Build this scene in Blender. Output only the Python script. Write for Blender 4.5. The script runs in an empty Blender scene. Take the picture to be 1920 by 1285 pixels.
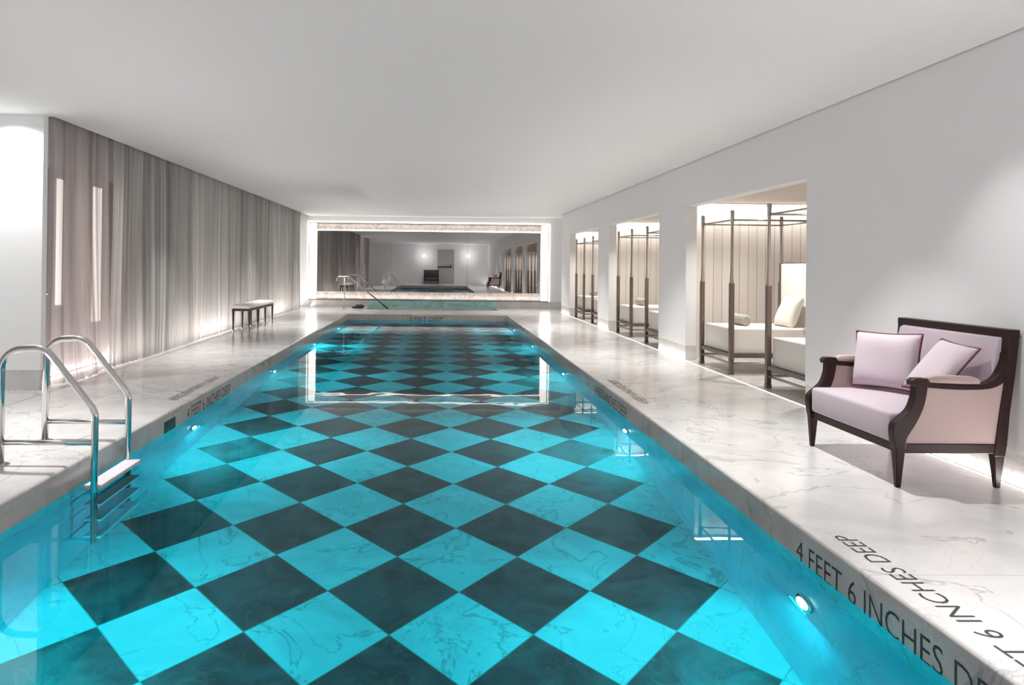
import bpy, bmesh, math, random
from mathutils import Vector, Matrix
random.seed(7)
D = bpy.data
SC = bpy.context.scene
COL = SC.collection
PI = math.pi

# ------------------------------------------------------------ dimensions (metres, deck level z = 0)
PX0, PX1, PY0, PY1 = -2.29, 1.82, -1.6, 18.4        # pool opening
SX0, SX1, SY0, SY1 = -2.05, 1.76, 20.35, 21.37      # spa opening
WATER = -0.165
WALLR, CEIL, FARY, BACKY = 3.45, 2.72, 21.40, -5.6
OPEN = [(6.60, 9.82), (11.02, 14.26), (15.22, 18.47)]   # openings in the right wall
OPZ = 2.133

def bedz(y):                                         # pool floor height
    return max(-1.641 + 0.0532 * min(y, 13.4), -5)

# ------------------------------------------------------------ materials
def newmat(name):
    m = D.materials.new(name); m.use_nodes = True
    nt = m.node_tree
    return m, nt, nt.nodes['Principled BSDF'], nt.nodes, nt.links

def plain(name, col, rough=0.5, metal=0.0, spec=0.5, coat=0.0, sheen=0.0, bump=0.0, bscale=60, var=0.0, bstretch=(1, 1, 1)):
    m, nt, b, N, L = newmat(name)
    b.inputs['Base Color'].default_value = (*col, 1)
    b.inputs['Roughness'].default_value = rough
    b.inputs['Metallic'].default_value = metal
    b.inputs['Specular IOR Level'].default_value = spec
    b.inputs['Coat Weight'].default_value = coat
    b.inputs['Sheen Weight'].default_value = sheen
    if bump or var:
        tc = N.new('ShaderNodeTexCoord'); mp = N.new('ShaderNodeMapping'); mp.inputs['Scale'].default_value = bstretch
        nz = N.new('ShaderNodeTexNoise'); nz.inputs['Scale'].default_value = bscale; nz.inputs['Detail'].default_value = 4
        L.new(tc.outputs['Object'], mp.inputs['Vector']); L.new(mp.outputs[0], nz.inputs['Vector'])
        if bump:
            bp = N.new('ShaderNodeBump'); bp.inputs['Strength'].default_value = bump; bp.inputs['Distance'].default_value = 0.004
            L.new(nz.outputs['Fac'], bp.inputs['Height']); L.new(bp.outputs[0], b.inputs['Normal'])
        if var:
            mx = N.new('ShaderNodeMix'); mx.data_type = 'RGBA'
            mx.inputs['A'].default_value = (*[c * (1 - var) for c in col], 1); mx.inputs['B'].default_value = (*[min(1, c * (1 + var)) for c in col], 1)
            L.new(nz.outputs['Fac'], mx.inputs['Factor']); L.new(mx.outputs['Result'], b.inputs['Base Color'])
    return m

def emit(name, col, s):
    m, nt, b, N, L = newmat(name)
    b.inputs['Base Color'].default_value = (*col, 1)
    b.inputs['Emission Color'].default_value = (*col, 1)
    b.inputs['Emission Strength'].default_value = s
    return m

def math_node(N, L, op, a, b=None, c=None):
    n = N.new('ShaderNodeMath'); n.operation = op
    for i, v in enumerate((a, b, c)):
        if v is None: continue
        if hasattr(v, 'links'): L.new(v, n.inputs[i])
        else: n.inputs[i].default_value = v
    return n.outputs[0]

def vein_net(N, L, vec, scale, width, dist, detail=5):
    """thin wandering lines: distance of a fractal noise from its middle value"""
    n = N.new('ShaderNodeTexNoise'); n.inputs['Scale'].default_value = scale; n.inputs['Detail'].default_value = detail
    n.inputs['Roughness'].default_value = 0.55; n.inputs['Distortion'].default_value = dist
    L.new(vec, n.inputs['Vector'])
    d = math_node(N, L, 'ABSOLUTE', math_node(N, L, 'SUBTRACT', n.outputs['Fac'], 0.5))
    mr = N.new('ShaderNodeMapRange'); mr.interpolation_type = 'SMOOTHSTEP'
    mr.inputs['From Min'].default_value = 0; mr.inputs['From Max'].default_value = width
    mr.inputs['To Min'].default_value = 1; mr.inputs['To Max'].default_value = 0
    L.new(d, mr.inputs['Value'])
    return mr.outputs[0]

def marble_color(N, L, vec, base, vein, cloud=0.10, amt=0.55, scale=1.0):
    n1 = N.new('ShaderNodeTexNoise'); n1.inputs['Scale'].default_value = 0.9 * scale; n1.inputs['Detail'].default_value = 3
    L.new(vec, n1.inputs['Vector'])
    mask = N.new('ShaderNodeMapRange'); mask.inputs['From Min'].default_value = 0.42; mask.inputs['From Max'].default_value = 0.68
    L.new(n1.outputs['Fac'], mask.inputs['Value'])
    v1 = vein_net(N, L, vec, 1.1 * scale, 0.012, 0.9)
    v2 = vein_net(N, L, vec, 3.4 * scale, 0.010, 0.5)
    v = math_node(N, L, 'MULTIPLY', math_node(N, L, 'MAXIMUM', v1, math_node(N, L, 'MULTIPLY', v2, mask.outputs[0])), amt)
    n3 = N.new('ShaderNodeTexNoise'); n3.inputs['Scale'].default_value = 1.7 * scale; n3.inputs['Detail'].default_value = 6; n3.inputs['Distortion'].default_value = 1.2
    L.new(vec, n3.inputs['Vector'])
    cl = N.new('ShaderNodeMix'); cl.data_type = 'RGBA'
    cl.inputs['A'].default_value = (*[c * (1 - cloud * 1.6) for c in base], 1); cl.inputs['B'].default_value = (*base, 1)
    cr = N.new('ShaderNodeMapRange'); cr.inputs['From Min'].default_value = 0.35; cr.inputs['From Max'].default_value = 0.6
    L.new(n3.outputs['Fac'], cr.inputs['Value']); L.new(cr.outputs[0], cl.inputs['Factor'])
    mx = N.new('ShaderNodeMix'); mx.data_type = 'RGBA'; mx.inputs['B'].default_value = (*vein, 1)
    L.new(v, mx.inputs['Factor']); L.new(cl.outputs['Result'], mx.inputs['A'])
    return mx.outputs['Result']

def marble(name, base, vein, rough=0.2, scale=1.0, cloud=0.1, amt=0.55, coat=0.0, slab=None):
    m, nt, b, N, L = newmat(name)
    tc = N.new('ShaderNodeTexCoord')
    c = marble_color(N, L, tc.outputs['Object'], base, vein, cloud, amt, scale)
    if slab:
        sx = N.new('ShaderNodeSeparateXYZ'); L.new(tc.outputs['Object'], sx.inputs[0])
        f = math_node(N, L, 'FRACT', math_node(N, L, 'DIVIDE', math_node(N, L, 'ADD', sx.outputs[1], 100.0), slab))
        ln = math_node(N, L, 'LESS_THAN', f, 0.0022)
        mx = N.new('ShaderNodeMix'); mx.data_type = 'RGBA'; mx.inputs['B'].default_value = (*[q * 0.6 for q in base], 1)
        L.new(ln, mx.inputs['Factor']); L.new(c, mx.inputs['A']); c = mx.outputs['Result']
    L.new(c, b.inputs['Base Color'])
    b.inputs['Roughness'].default_value = rough
    b.inputs['Coat Weight'].default_value = coat; b.inputs['Coat Roughness'].default_value = 0.05
    return m

M = {}
M['deck'] = marble('deck_marble', (0.70, 0.69, 0.685), (0.33, 0.32, 0.31), 0.2, 1.0, 0.09, 0.55, slab=1.98)
M['basin'] = marble('basin_marble', (0.58, 0.60, 0.70), (0.30, 0.31, 0.30), 0.25, 1.2, 0.08, 0.4)
M['plinth'] = marble('plinth_marble', (0.70, 0.68, 0.66), (0.42, 0.40, 0.38), 0.25, 1.6, 0.08, 0.3)
M['band'] = marble('band_marble', (0.76, 0.69, 0.65), (0.50, 0.40, 0.35), 0.3, 4.5, 0.2, 0.5)
M['wall'] = plain('white_plaster', (0.87, 0.88, 0.885), 0.7, bump=0.05, bscale=300)
M['ceiling'] = plain('ceiling_paint', (0.90, 0.905, 0.905), 0.8)
M['pocket'] = plain('recess_shade', (0.06, 0.06, 0.06), 0.8)  # near-black stands in for shade inside the ceiling recesses
M['steel'] = plain('polished_steel', (0.62, 0.61, 0.60), 0.16, metal=1.0)
M['dullsteel'] = plain('brushed_steel', (0.5, 0.49, 0.48), 0.35, metal=1.0)
M['bronze'] = plain('bronze_post', (0.17, 0.135, 0.12), 0.35, metal=0.55, var=0.15, bscale=20)
M['bronze_light'] = plain('satin_nickel_post', (0.42, 0.38, 0.35), 0.3, metal=0.75)
M['darkwood'] = plain('dark_mahogany', (0.022, 0.007, 0.006), 0.42, spec=0.3, var=0.35, bscale=9, bstretch=(1, 1, 12))
M['benchwood'] = plain('bench_wood', (0.035, 0.022, 0.020), 0.35, var=0.3, bscale=12)
M['lilac'] = plain('lilac_fabric', (0.50, 0.42, 0.47), 0.85, sheen=0.3, bump=0.35, bscale=420, var=0.05)
M['rose'] = plain('rose_fabric', (0.47, 0.345, 0.33), 0.85, sheen=0.3, bump=0.35, bscale=420, var=0.05)
M['cushion'] = plain('pale_lilac_cushion', (0.57, 0.48, 0.53), 0.85, sheen=0.3, bump=0.4, bscale=300, var=0.04)
M['piping'] = plain('burgundy_piping', (0.13, 0.012, 0.028), 0.6)
M['unlit_fabric'] = plain('unlit_settee_fabric', (0.07, 0.07, 0.072), 0.8, bump=0.3, bscale=300)  # dark grey stands in for the unlit look of the rear settee
M['cream'] = plain('cream_upholstery', (0.76, 0.73, 0.68), 0.85, sheen=0.2, bump=0.25, bscale=200, var=0.03)
M['linen'] = plain('sage_linen', (0.42, 0.42, 0.36), 0.9, bump=0.6, bscale=90, var=0.2)
M['white_cushion'] = plain('bench_white_leather', (0.88, 0.86, 0.85), 0.5)
M['ink'] = plain('engraved_letters', (0.045, 0.047, 0.045), 0.6)
M['black'] = plain('dull_black', (0.015, 0.015, 0.015), 0.5)
M['tread'] = plain('white_plastic_tread', (0.78, 0.76, 0.82), 0.4, bump=0.5, bscale=150)
M['niche'] = plain('dark_grille', (0.02, 0.04, 0.04), 0.4)
M['alcoveceil'] = plain('alcove_ceiling_timber', (0.60, 0.54, 0.48), 0.6, var=0.18, bscale=3, bstretch=(12, 1, 1))
M['doorpink'] = plain('door_paint', (0.50, 0.46, 0.465), 0.5)
M['led'] = emit('warm_led', (1.0, 0.93, 0.86), 9.0)
M['led_soft'] = emit('warm_led_soft', (1.0, 0.93, 0.87), 4.0)
M['floorled'] = emit('floor_led', (1.0, 0.95, 0.9), 1.4)
M['glowglass'] = emit('lit_glass', (1.0, 0.90, 0.83), 2.1)
M['bulb'] = emit('lamp_bulb', (1.0, 0.97, 0.93), 40)
M['poollens'] = emit('pool_lamp_lens', (0.55, 1.0, 1.0), 25)

def mat_spa_glow():
    m, nt, b, N, L = newmat('spa_glow_wall')
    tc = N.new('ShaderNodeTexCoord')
    c = marble_color(N, L, tc.outputs['Object'], (0.50, 0.93, 0.90), (0.25, 0.6, 0.56), 0.15, 0.3, 2.0)  # teal glow of the spa lamps put into the wall colour
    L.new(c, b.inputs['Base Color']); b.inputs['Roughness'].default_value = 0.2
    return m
M['spa_glow'] = mat_spa_glow()

def mat_boards():
    m, nt, b, N, L = newmat('cream_vertical_boards')
    tc = N.new('ShaderNodeTexCoord'); sx = N.new('ShaderNodeSeparateXYZ'); L.new(tc.outputs['Object'], sx.inputs[0])
    s = math_node(N, L, 'ADD', math_node(N, L, 'ADD', sx.outputs[0], sx.outputs[1]), 50.0)
    k = math_node(N, L, 'DIVIDE', s, 0.125)
    f = math_node(N, L, 'FRACT', k)
    g = math_node(N, L, 'LESS_THAN', f, 0.05)
    wn = N.new('ShaderNodeTexWhiteNoise'); wn.noise_dimensions = '1D'; L.new(math_node(N, L, 'FLOOR', k), wn.inputs['W'])
    mx = N.new('ShaderNodeMix'); mx.data_type = 'RGBA'; mx.inputs['A'].default_value = (0.70, 0.655, 0.61, 1); mx.inputs['B'].default_value = (0.78, 0.74, 0.695, 1)
    L.new(wn.outputs['Value'], mx.inputs['Factor'])
    m2 = N.new('ShaderNodeMix'); m2.data_type = 'RGBA'; m2.inputs['B'].default_value = (0.30, 0.26, 0.23, 1)
    L.new(g, m2.inputs['Factor']); L.new(mx.outputs['Result'], m2.inputs['A'])
    L.new(m2.outputs['Result'], b.inputs['Base Color']); b.inputs['Roughness'].default_value = 0.55
    bp = N.new('ShaderNodeBump'); bp.inputs['Distance'].default_value = 0.01; bp.invert = True
    L.new(g, bp.inputs['Height']); L.new(bp.outputs[0], b.inputs['Normal'])
    return m
M['boards'] = mat_boards()

def mat_poolfloor():
    m, nt, b, N, L = newmat('checkered_pool_tiles')
    A, X0, Y0 = 0.397, 0.154, 3.914
    tc = N.new('ShaderNodeTexCoord'); sx = N.new('ShaderNodeSeparateXYZ'); L.new(tc.outputs['Object'], sx.inputs[0])
    s = math_node(N, L, 'DIVIDE', math_node(N, L, 'SUBTRACT', sx.outputs[0], X0), A)
    t = math_node(N, L, 'DIVIDE', math_node(N, L, 'SUBTRACT', sx.outputs[1], Y0), A)
    p = math_node(N, L, 'MULTIPLY_ADD', math_node(N, L, 'ADD', s, t), 0.5, 100.5)
    q = math_node(N, L, 'MULTIPLY_ADD', math_node(N, L, 'SUBTRACT', s, t), 0.5, 100.5)
    fp, fq = math_node(N, L, 'FLOOR', p), math_node(N, L, 'FLOOR', q)
    par = math_node(N, L, 'MODULO', math_node(N, L, 'ADD', fp, fq), 2.0)
    inside = math_node(N, L, 'MULTIPLY', math_node(N, L, 'LESS_THAN', s, 4.0), math_node(N, L, 'GREATER_THAN', s, -6.0))
    dark = math_node(N, L, 'MULTIPLY', par, inside)
    def edge(v):
        f = math_node(N, L, 'FRACT', v)
        return math_node(N, L, 'MINIMUM', f, math_node(N, L, 'SUBTRACT', 1.0, f))
    ed = math_node(N, L, 'MINIMUM', edge(p), edge(q))
    grout = math_node(N, L, 'LESS_THAN', ed, 0.006)
    # each tile gets its own piece of stone
    idv = N.new('ShaderNodeCombineXYZ'); L.new(fp, idv.inputs[0]); L.new(fq, idv.inputs[1])
    wn = N.new('ShaderNodeTexWhiteNoise'); wn.noise_dimensions = '3D'; L.new(idv.outputs[0], wn.inputs['Vector'])
    sc = N.new('ShaderNodeVectorMath'); sc.operation = 'SCALE'; sc.inputs['Scale'].default_value = 30; L.new(wn.outputs['Color'], sc.inputs[0])
    ad = N.new('ShaderNodeVectorMath'); ad.operation = 'ADD'; L.new(tc.outputs['Object'], ad.inputs[0]); L.new(sc.outputs[0], ad.inputs[1])
    lc = marble_color(N, L, ad.outputs[0], (0.74, 0.76, 0.76), (0.22, 0.26, 0.26), 0.10, 0.6, 1.6)
    dc = marble_color(N, L, ad.outputs[0], (0.070, 0.085, 0.085), (0.17, 0.19, 0.18), 0.35, 0.25, 2.2)
    tone = N.new('ShaderNodeMix'); tone.data_type = 'RGBA'; tone.blend_type = 'MULTIPLY'; tone.inputs['Factor'].default_value = 1.0
    tr = N.new('ShaderNodeMapRange'); tr.inputs['To Min'].default_value = 0.88; tr.inputs['To Max'].default_value = 1.0; L.new(wn.outputs['Value'], tr.inputs['Value'])
    mx = N.new('ShaderNodeMix'); mx.data_type = 'RGBA'; L.new(dark, mx.inputs['Factor']); L.new(lc, mx.inputs['A']); L.new(dc, mx.inputs['B'])
    L.new(mx.outputs['Result'], tone.inputs['A']); L.new(tr.outputs[0], tone.inputs['B'])
    gm = N.new('ShaderNodeMix'); gm.data_type = 'RGBA'; gm.inputs['B'].default_value = (0.20, 0.26, 0.22, 1)
    L.new(grout, gm.inputs['Factor']); L.new(tone.outputs['Result'], gm.inputs['A'])
    L.new(gm.outputs['Result'], b.inputs['Base Color']); b.inputs['Roughness'].default_value = 0.5
    b.inputs['Specular IOR Level'].default_value = 0.2
    return m
M['poolfloor'] = mat_poolfloor()

def mat_water():
    m, nt, b, N, L = newmat('pool_water')
    N.remove(b); out = [n for n in N if n.type == 'OUTPUT_MATERIAL'][0]
    tc = N.new('ShaderNodeTexCoord')
    nz = N.new('ShaderNodeTexNoise'); nz.inputs['Scale'].default_value = 1.6; nz.inputs['Detail'].default_value = 2
    L.new(tc.outputs['Object'], nz.inputs['Vector'])
    bp = N.new('ShaderNodeBump'); bp.inputs['Strength'].default_value = 0.5; bp.inputs['Distance'].default_value = 0.002
    L.new(nz.outputs['Fac'], bp.inputs['Height'])
    rf = N.new('ShaderNodeBsdfRefraction'); rf.inputs['Color'].default_value = (0.95, 1, 1, 1); rf.inputs['Roughness'].default_value = 0; rf.inputs['IOR'].default_value = 1.333
    gl = N.new('ShaderNodeBsdfGlossy'); gl.inputs['Color'].default_value = (0.5, 0.5, 0.5, 1); gl.inputs['Roughness'].default_value = 0.0
    fr = N.new('ShaderNodeFresnel'); fr.inputs['IOR'].default_value = 1.333
    for n in (rf, gl, fr): L.new(bp.outputs[0], n.inputs['Normal'])
    mx = N.new('ShaderNodeMixShader'); L.new(fr.outputs[0], mx.inputs[0]); L.new(rf.outputs[0], mx.inputs[1]); L.new(gl.outputs[0], mx.inputs[2])
    L.new(mx.outputs[0], out.inputs[0])
    return m
M['water'] = mat_water()

def mat_mirror():
    m, nt, b, N, L = newmat('grey_mirror')
    b.inputs['Base Color'].default_value = (0.42, 0.405, 0.40, 1); b.inputs['Metallic'].default_value = 1; b.inputs['Roughness'].default_value = 0.0
    return m
M['mirror'] = mat_mirror()

def mat_curtain(name, col, transp):
    m, nt, b, N, L = newmat(name)
    N.remove(b)
    out = [n for n in N if n.type == 'OUTPUT_MATERIAL'][0]
    tc = N.new('ShaderNodeTexCoord'); mp = N.new('ShaderNodeMapping'); mp.inputs['Scale'].default_value = (0.2, 9.0, 0.05)
    L.new(tc.outputs['Object'], mp.inputs['Vector'])
    nz = N.new('ShaderNodeTexNoise'); nz.inputs['Scale'].default_value = 1.0; nz.inputs['Detail'].default_value = 5; nz.inputs['Roughness'].default_value = 0.65
    L.new(mp.outputs[0], nz.inputs['Vector'])
    mr = N.new('ShaderNodeMapRange'); mr.inputs['From Min'].default_value = 0.36; mr.inputs['From Max'].default_value = 0.64; L.new(nz.outputs['Fac'], mr.inputs['Value'])
    cm = N.new('ShaderNodeMix'); cm.data_type = 'RGBA'; cm.inputs['A'].default_value = (*[c * 0.55 for c in col], 1); cm.inputs['B'].default_value = (*[min(1, c * 1.18) for c in col], 1)  # pleat shade and overlapping fabric painted as dark streaks
    L.new(mr.outputs[0], cm.inputs['Factor'])
    di = N.new('ShaderNodeBsdfDiffuse'); tl = N.new('ShaderNodeBsdfTranslucent'); tp = N.new('ShaderNodeBsdfTransparent')
    L.new(cm.outputs['Result'], di.inputs[0]); L.new(cm.outputs['Result'], tl.inputs[0])
    m1 = N.new('ShaderNodeMixShader'); m1.inputs[0].default_value = 0.45; L.new(di.outputs[0], m1.inputs[1]); L.new(tl.outputs[0], m1.inputs[2])
    m2 = N.new('ShaderNodeMixShader'); L.new(m1.outputs[0], m2.inputs[1]); L.new(tp.outputs[0], m2.inputs[2])
    tr = N.new('ShaderNodeMapRange'); tr.inputs['To Min'].default_value = transp * 0.35; tr.inputs['To Max'].default_value = transp * 1.6
    L.new(mr.outputs[0], tr.inputs['Value']); L.new(tr.outputs[0], m2.inputs[0])
    L.new(m2.outputs[0], out.inputs[0])
    return m
M['sheer'] = mat_curtain('taupe_sheer', (0.71, 0.69, 0.67), 0.13)
M['sheer_rose'] = mat_curtain('rose_taupe_sheer', (0.66, 0.60, 0.59), 0.22)

# ------------------------------------------------------------ mesh helpers
def obj(name, bm, mat, parent=None, smooth=False, angle=None):
    me = D.meshes.new(name); bm.normal_update(); bm.to_mesh(me); bm.free()
    mats = mat if isinstance(mat, (list, tuple)) else [mat]
    for k in mats: me.materials.append(k)
    if smooth:
        for p in me.polygons: p.use_smooth = True
        if angle: me.set_sharp_from_angle(angle=math.radians(angle))
    o = D.objects.new(name, me); COL.objects.link(o)
    if parent: o.parent = parent
    return o

def struct(name, bm, mat, **k):
    o = obj(name, bm, mat, **k); o['kind'] = 'structure'; return o

def tag(o, label, cat, group=None, kind=None):
    o['label'] = label; o['category'] = cat
    if group: o['group'] = group
    if kind: o['kind'] = kind
    return o

def thing(name, label, cat, loc=(0, 0, 0), rz=0, group=None):
    o = D.objects.new(name, None); COL.objects.link(o); o.empty_display_size = 0.1
    o.location = loc; o.rotation_euler = (0, 0, rz)
    return tag(o, label, cat, group)

def copy_tree(o, parent=None):
    c = o.copy(); COL.objects.link(c)
    if parent: c.parent = parent
    for ch in list(o.children): copy_tree(ch, c)
    return c

def box(bm, x0, x1, y0, y1, z0, z1, bev=0.0, seg=2):
    t = bmesh.new()
    r = bmesh.ops.create_cube(t, size=1)
    bmesh.ops.scale(t, verts=t.verts, vec=(abs(x1 - x0), abs(y1 - y0), abs(z1 - z0)))
    bmesh.ops.translate(t, verts=t.verts, vec=((x0 + x1) / 2, (y0 + y1) / 2, (z0 + z1) / 2))
    if bev: bmesh.ops.bevel(t, geom=t.edges[:], offset=bev, segments=seg, affect='EDGES', profile=0.5)
    merge(bm, t)
    return bm

def merge(bm, t, mat=None):
    me = D.meshes.new('tmp'); t.to_mesh(me); t.free()
    if mat: me.transform(mat)
    bm.from_mesh(me); D.meshes.remove(me)

def B(*a, **k): return box(bmesh.new(), *a, **k)

def quad(bm, pts):
    return bm.faces.new([bm.verts.new(p) for p in pts])

def tube(bm, path, r, n=14, caps=True, radii=None):
    pts = [Vector(p) for p in path]; rings = []
    prev = None
    for i, p in enumerate(pts):
        d = (pts[min(i + 1, len(pts) - 1)] - pts[max(i - 1, 0)]).normalized()
        if prev is None:
            ref = Vector((0, 0, 1)) if abs(d.z) < 0.9 else Vector((0, 1, 0))
            a = d.cross(ref).normalized()
        else:
            a = (prev - d * prev.dot(d)).normalized()
        prev = a; b = d.cross(a)
        rr = radii[i] if radii else r
        rings.append([bm.verts.new(p + (a * math.cos(2 * PI * k / n) + b * math.sin(2 * PI * k / n)) * rr) for k in range(n)])
    for i in range(len(rings) - 1):
        for k in range(n):
            bm.faces.new((rings[i][k], rings[i][(k + 1) % n], rings[i + 1][(k + 1) % n], rings[i + 1][k]))
    if caps:
        bm.faces.new(rings[0][::-1]); bm.faces.new(rings[-1])
    bmesh.ops.recalc_face_normals(bm, faces=bm.faces[:])
    return bm

def fillet(path, rad, n=8):
    """round the corners of a polyline"""
    P = [Vector(p) for p in path]
    rads = rad if isinstance(rad, (list, tuple)) else [rad] * len(P)
    out = [P[0]]
    for i in range(1, len(P) - 1):
        a, b, c = P[i - 1], P[i], P[i + 1]
        u, v = (a - b).normalized(), (c - b).normalized()
        ang = u.angle(v); r = rads[i]
        if r <= 0 or abs(ang - PI) < 1e-3: out.append(b); continue
        t = min(r / math.tan(ang / 2), (a - b).length * 0.499, (c - b).length * 0.499); r = t * math.tan(ang / 2)
        ctr = b + (u + v).normalized() * (r / math.sin(ang / 2))
        s, e = b + u * t - ctr, b + v * t - ctr
        full = s.angle(e)
        for k in range(n + 1):
            f = k / n
            out.append(ctr + (s * math.sin((1 - f) * full) + e * math.sin(f * full)) / math.sin(full))
    out.append(P[-1])
    return out

def lathe(bm, prof, ctr=(0, 0, 0), n=24, axis='z'):
    rings = []
    for r, z in prof:
        ring = []
        for k in range(n):
            a = 2 * PI * k / n
            v = (r * math.cos(a), r * math.sin(a), z)
            if axis == 'x': v = (z, r * math.cos(a), r * math.sin(a))
            if axis == 'y': v = (r * math.cos(a), z, r * math.sin(a))
            ring.append(bm.verts.new((v[0] + ctr[0], v[1] + ctr[1], v[2] + ctr[2])))
        rings.append(ring)
    for i in range(len(rings) - 1):
        for k in range(n):
            bm.faces.new((rings[i][k], rings[i][(k + 1) % n], rings[i + 1][(k + 1) % n], rings[i + 1][k]))
    bm.faces.new(rings[0][::-1]); bm.faces.new(rings[-1])
    bmesh.ops.recalc_face_normals(bm, faces=bm.faces[:])
    return bm

def prism(bm, outline, y0, y1, bev=0.0):
    """closed (x, z) outline extruded between two y"""
    t = bmesh.new()
    vs = [t.verts.new((x, y0, z)) for x, z in outline]
    f = t.faces.new(vs)
    r = bmesh.ops.extrude_face_region(t, geom=[f])
    bmesh.ops.translate(t, verts=[v for v in r['geom'] if isinstance(v, bmesh.types.BMVert)], vec=(0, y1 - y0, 0))
    bmesh.ops.recalc_face_normals(t, faces=t.faces[:])
    if bev:
        bmesh.ops.bevel(t, geom=[e for e in t.edges if len(e.link_faces) == 2 and e.calc_face_angle(0) > 0.9], offset=bev, segments=2, affect='EDGES', profile=0.5)
    merge(bm, t)
    return bm

def spline(pts, n=6):
    """Catmull-Rom through 2-D or 3-D points"""
    P = [Vector(p) for p in pts]; out = []
    for i in range(len(P) - 1):
        p0, p1, p2, p3 = P[max(i - 1, 0)], P[i], P[i + 1], P[min(i + 2, len(P) - 1)]
        for k in range(n):
            t = k / n
            out.append(0.5 * ((2 * p1) + (p2 - p0) * t + (2 * p0 - 5 * p1 + 4 * p2 - p3) * t * t + (3 * p1 - p0 - 3 * p2 + p3) * t ** 3))
    out.append(P[-1]); return out

def pillow_bm(w, h, t, n=22, ears=0.06, wob=0.0):
    """scatter cushion standing in the xz plane, centred, thickness along y"""
    bm = bmesh.new(); grid = {}
    for side in (1, -1):
        for i in range(n + 1):
            for j in range(n + 1):
                u, v = i / n * 2 - 1, j / n * 2 - 1
                if side == -1 and (i in (0, n) or j in (0, n)): grid[side, i, j] = grid[1, i, j]; continue
                prof = (max(0, 1 - u ** 4) * max(0, 1 - v ** 4)) ** 0.55
                pinch = 1 - ears * (1 - abs(v) ** 2) * abs(u) ** 3; pinv = 1 - ears * (1 - abs(u) ** 2) * abs(v) ** 3
                y = side * t / 2 * prof * (1 + wob * math.sin(3.1 * u + 2.3 * v + side))
                grid[side, i, j] = bm.verts.new((u * w / 2 * pinch, y, v * h / 2 * pinv))
    for side in (1, -1):
        for i in range(n):
            for j in range(n):
                q = [grid[side, i, j], grid[side, i + 1, j], grid[side, i + 1, j + 1], grid[side, i, j + 1]]
                bm.faces.new(q if side == -1 else q[::-1])
    bmesh.ops.recalc_face_normals(bm, faces=bm.faces[:])
    return bm

def pillow_edge(w, h, n=22, ears=0.06, sides='tblr'):
    P = []
    f = lambda u, v: (u * w / 2 * (1 - ears * (1 - abs(v) ** 2) * abs(u) ** 3), 0, v * h / 2 * (1 - ears * (1 - abs(u) ** 2) * abs(v) ** 3))
    for k in range(n): P.append(f(-1 + 2 * k / n, -1))
    for k in range(n): P.append(f(1, -1 + 2 * k / n))
    for k in range(n): P.append(f(1 - 2 * k / n, 1))
    for k in range(n + 1): P.append(f(-1, 1 - 2 * k / n))
    return P

def lettering(s, label, width, height, loc, rot):
    """flat inlaid letters; one mesh per word under one Empty"""
    c = D.curves.new('letters', 'FONT'); c.body = s; c.size = 0.14; c.offset = -0.0009; c.resolution_u = 3
    o = D.objects.new('tmp_text', c); COL.objects.link(o)
    dg = bpy.context.evaluated_depsgraph_get(); dg.update()
    me = D.meshes.new_from_object(o.evaluated_get(dg)); D.objects.remove(o)
    xs = [v.co.x for v in me.vertices]; ys = [v.co.y for v in me.vertices]
    x0, x1, y0, y1 = min(xs), max(xs), min(ys), max(ys)
    root = thing('depth_marking', label, 'depth marking', loc); root.rotation_euler = rot
    bm = bmesh.new(); bm.from_mesh(me); D.meshes.remove(me)
    seen = {}; spans = []
    for v in bm.verts:
        if v in seen: continue
        st = [v]; seen[v] = len(spans); lo = hi = v.co.x
        while st:
            a = st.pop(); lo, hi = min(lo, a.co.x), max(hi, a.co.x)
            for e in a.link_edges:
                b = e.other_vert(a)
                if b not in seen: seen[b] = len(spans); st.append(b)
        spans.append([lo, hi])
    order = sorted(range(len(spans)), key=lambda k: spans[k][0]); wid = {}; w = 0; end = None
    for k in order:
        if end is not None and spans[k][0] - end > 0.034: w += 1
        wid[k] = w; end = max(spans[k][1], end or -9)
    for q in range(w + 1):
        t = bmesh.new(); mp = {}
        for f in bm.faces:
            if wid[seen[f.verts[0]]] != q: continue
            for v in f.verts:
                if v not in mp: mp[v] = t.verts.new(((v.co.x - x0) / (x1 - x0) * width, (v.co.y - y0) / (y1 - y0) * height, 0))
            t.faces.new([mp[v] for v in f.verts])
        obj('word', t, M['ink'], root)
    bm.free()
    return root

# ============================================================ THE SETTING
# floor: deck, alcove floors; holes for the pool and the spa, with rounded marble lips
EP = 0.022
def rects(xs0, xs1, ys0, ys1, holes):
    X = sorted({xs0, xs1, *[h[0] for h in holes], *[h[1] for h in holes]}); Y = sorted({ys0, ys1, *[h[2] for h in holes], *[h[3] for h in holes]})
    for a, b in zip(X, X[1:]):
        for c, d in zip(Y, Y[1:]):
            cx, cy = (a + b) / 2, (c + d) / 2
            if not any(h[0] < cx < h[1] and h[2] < cy < h[3] for h in holes): yield a, b, c, d
def lip(bm, x0, x1, y0, y1, zbot):
    prof = [(EP, 0)] + [(EP - EP * math.sin(a), -EP + EP * math.cos(a)) for a in [PI / 2 * k / 5 for k in range(1, 6)]] + [(0, zbot)]
    rings = [[bm.verts.new(p) for p in ((x0 - d, y0 - d, z), (x1 + d, y0 - d, z), (x1 + d, y1 + d, z), (x0 - d, y1 + d, z))] for d, z in prof]
    for r0, r1 in zip(rings, rings[1:]):
        for k in range(4):
            f = bm.faces.new((r0[k], r0[(k + 1) % 4], r1[(k + 1) % 4], r1[k])); f.smooth = True
bm = bmesh.new()
H = [(PX0 - EP, PX1 + EP, PY0 - EP, PY1 + EP), (SX0 - EP, SX1 + EP, SY0 - EP, FARY)]
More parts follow.
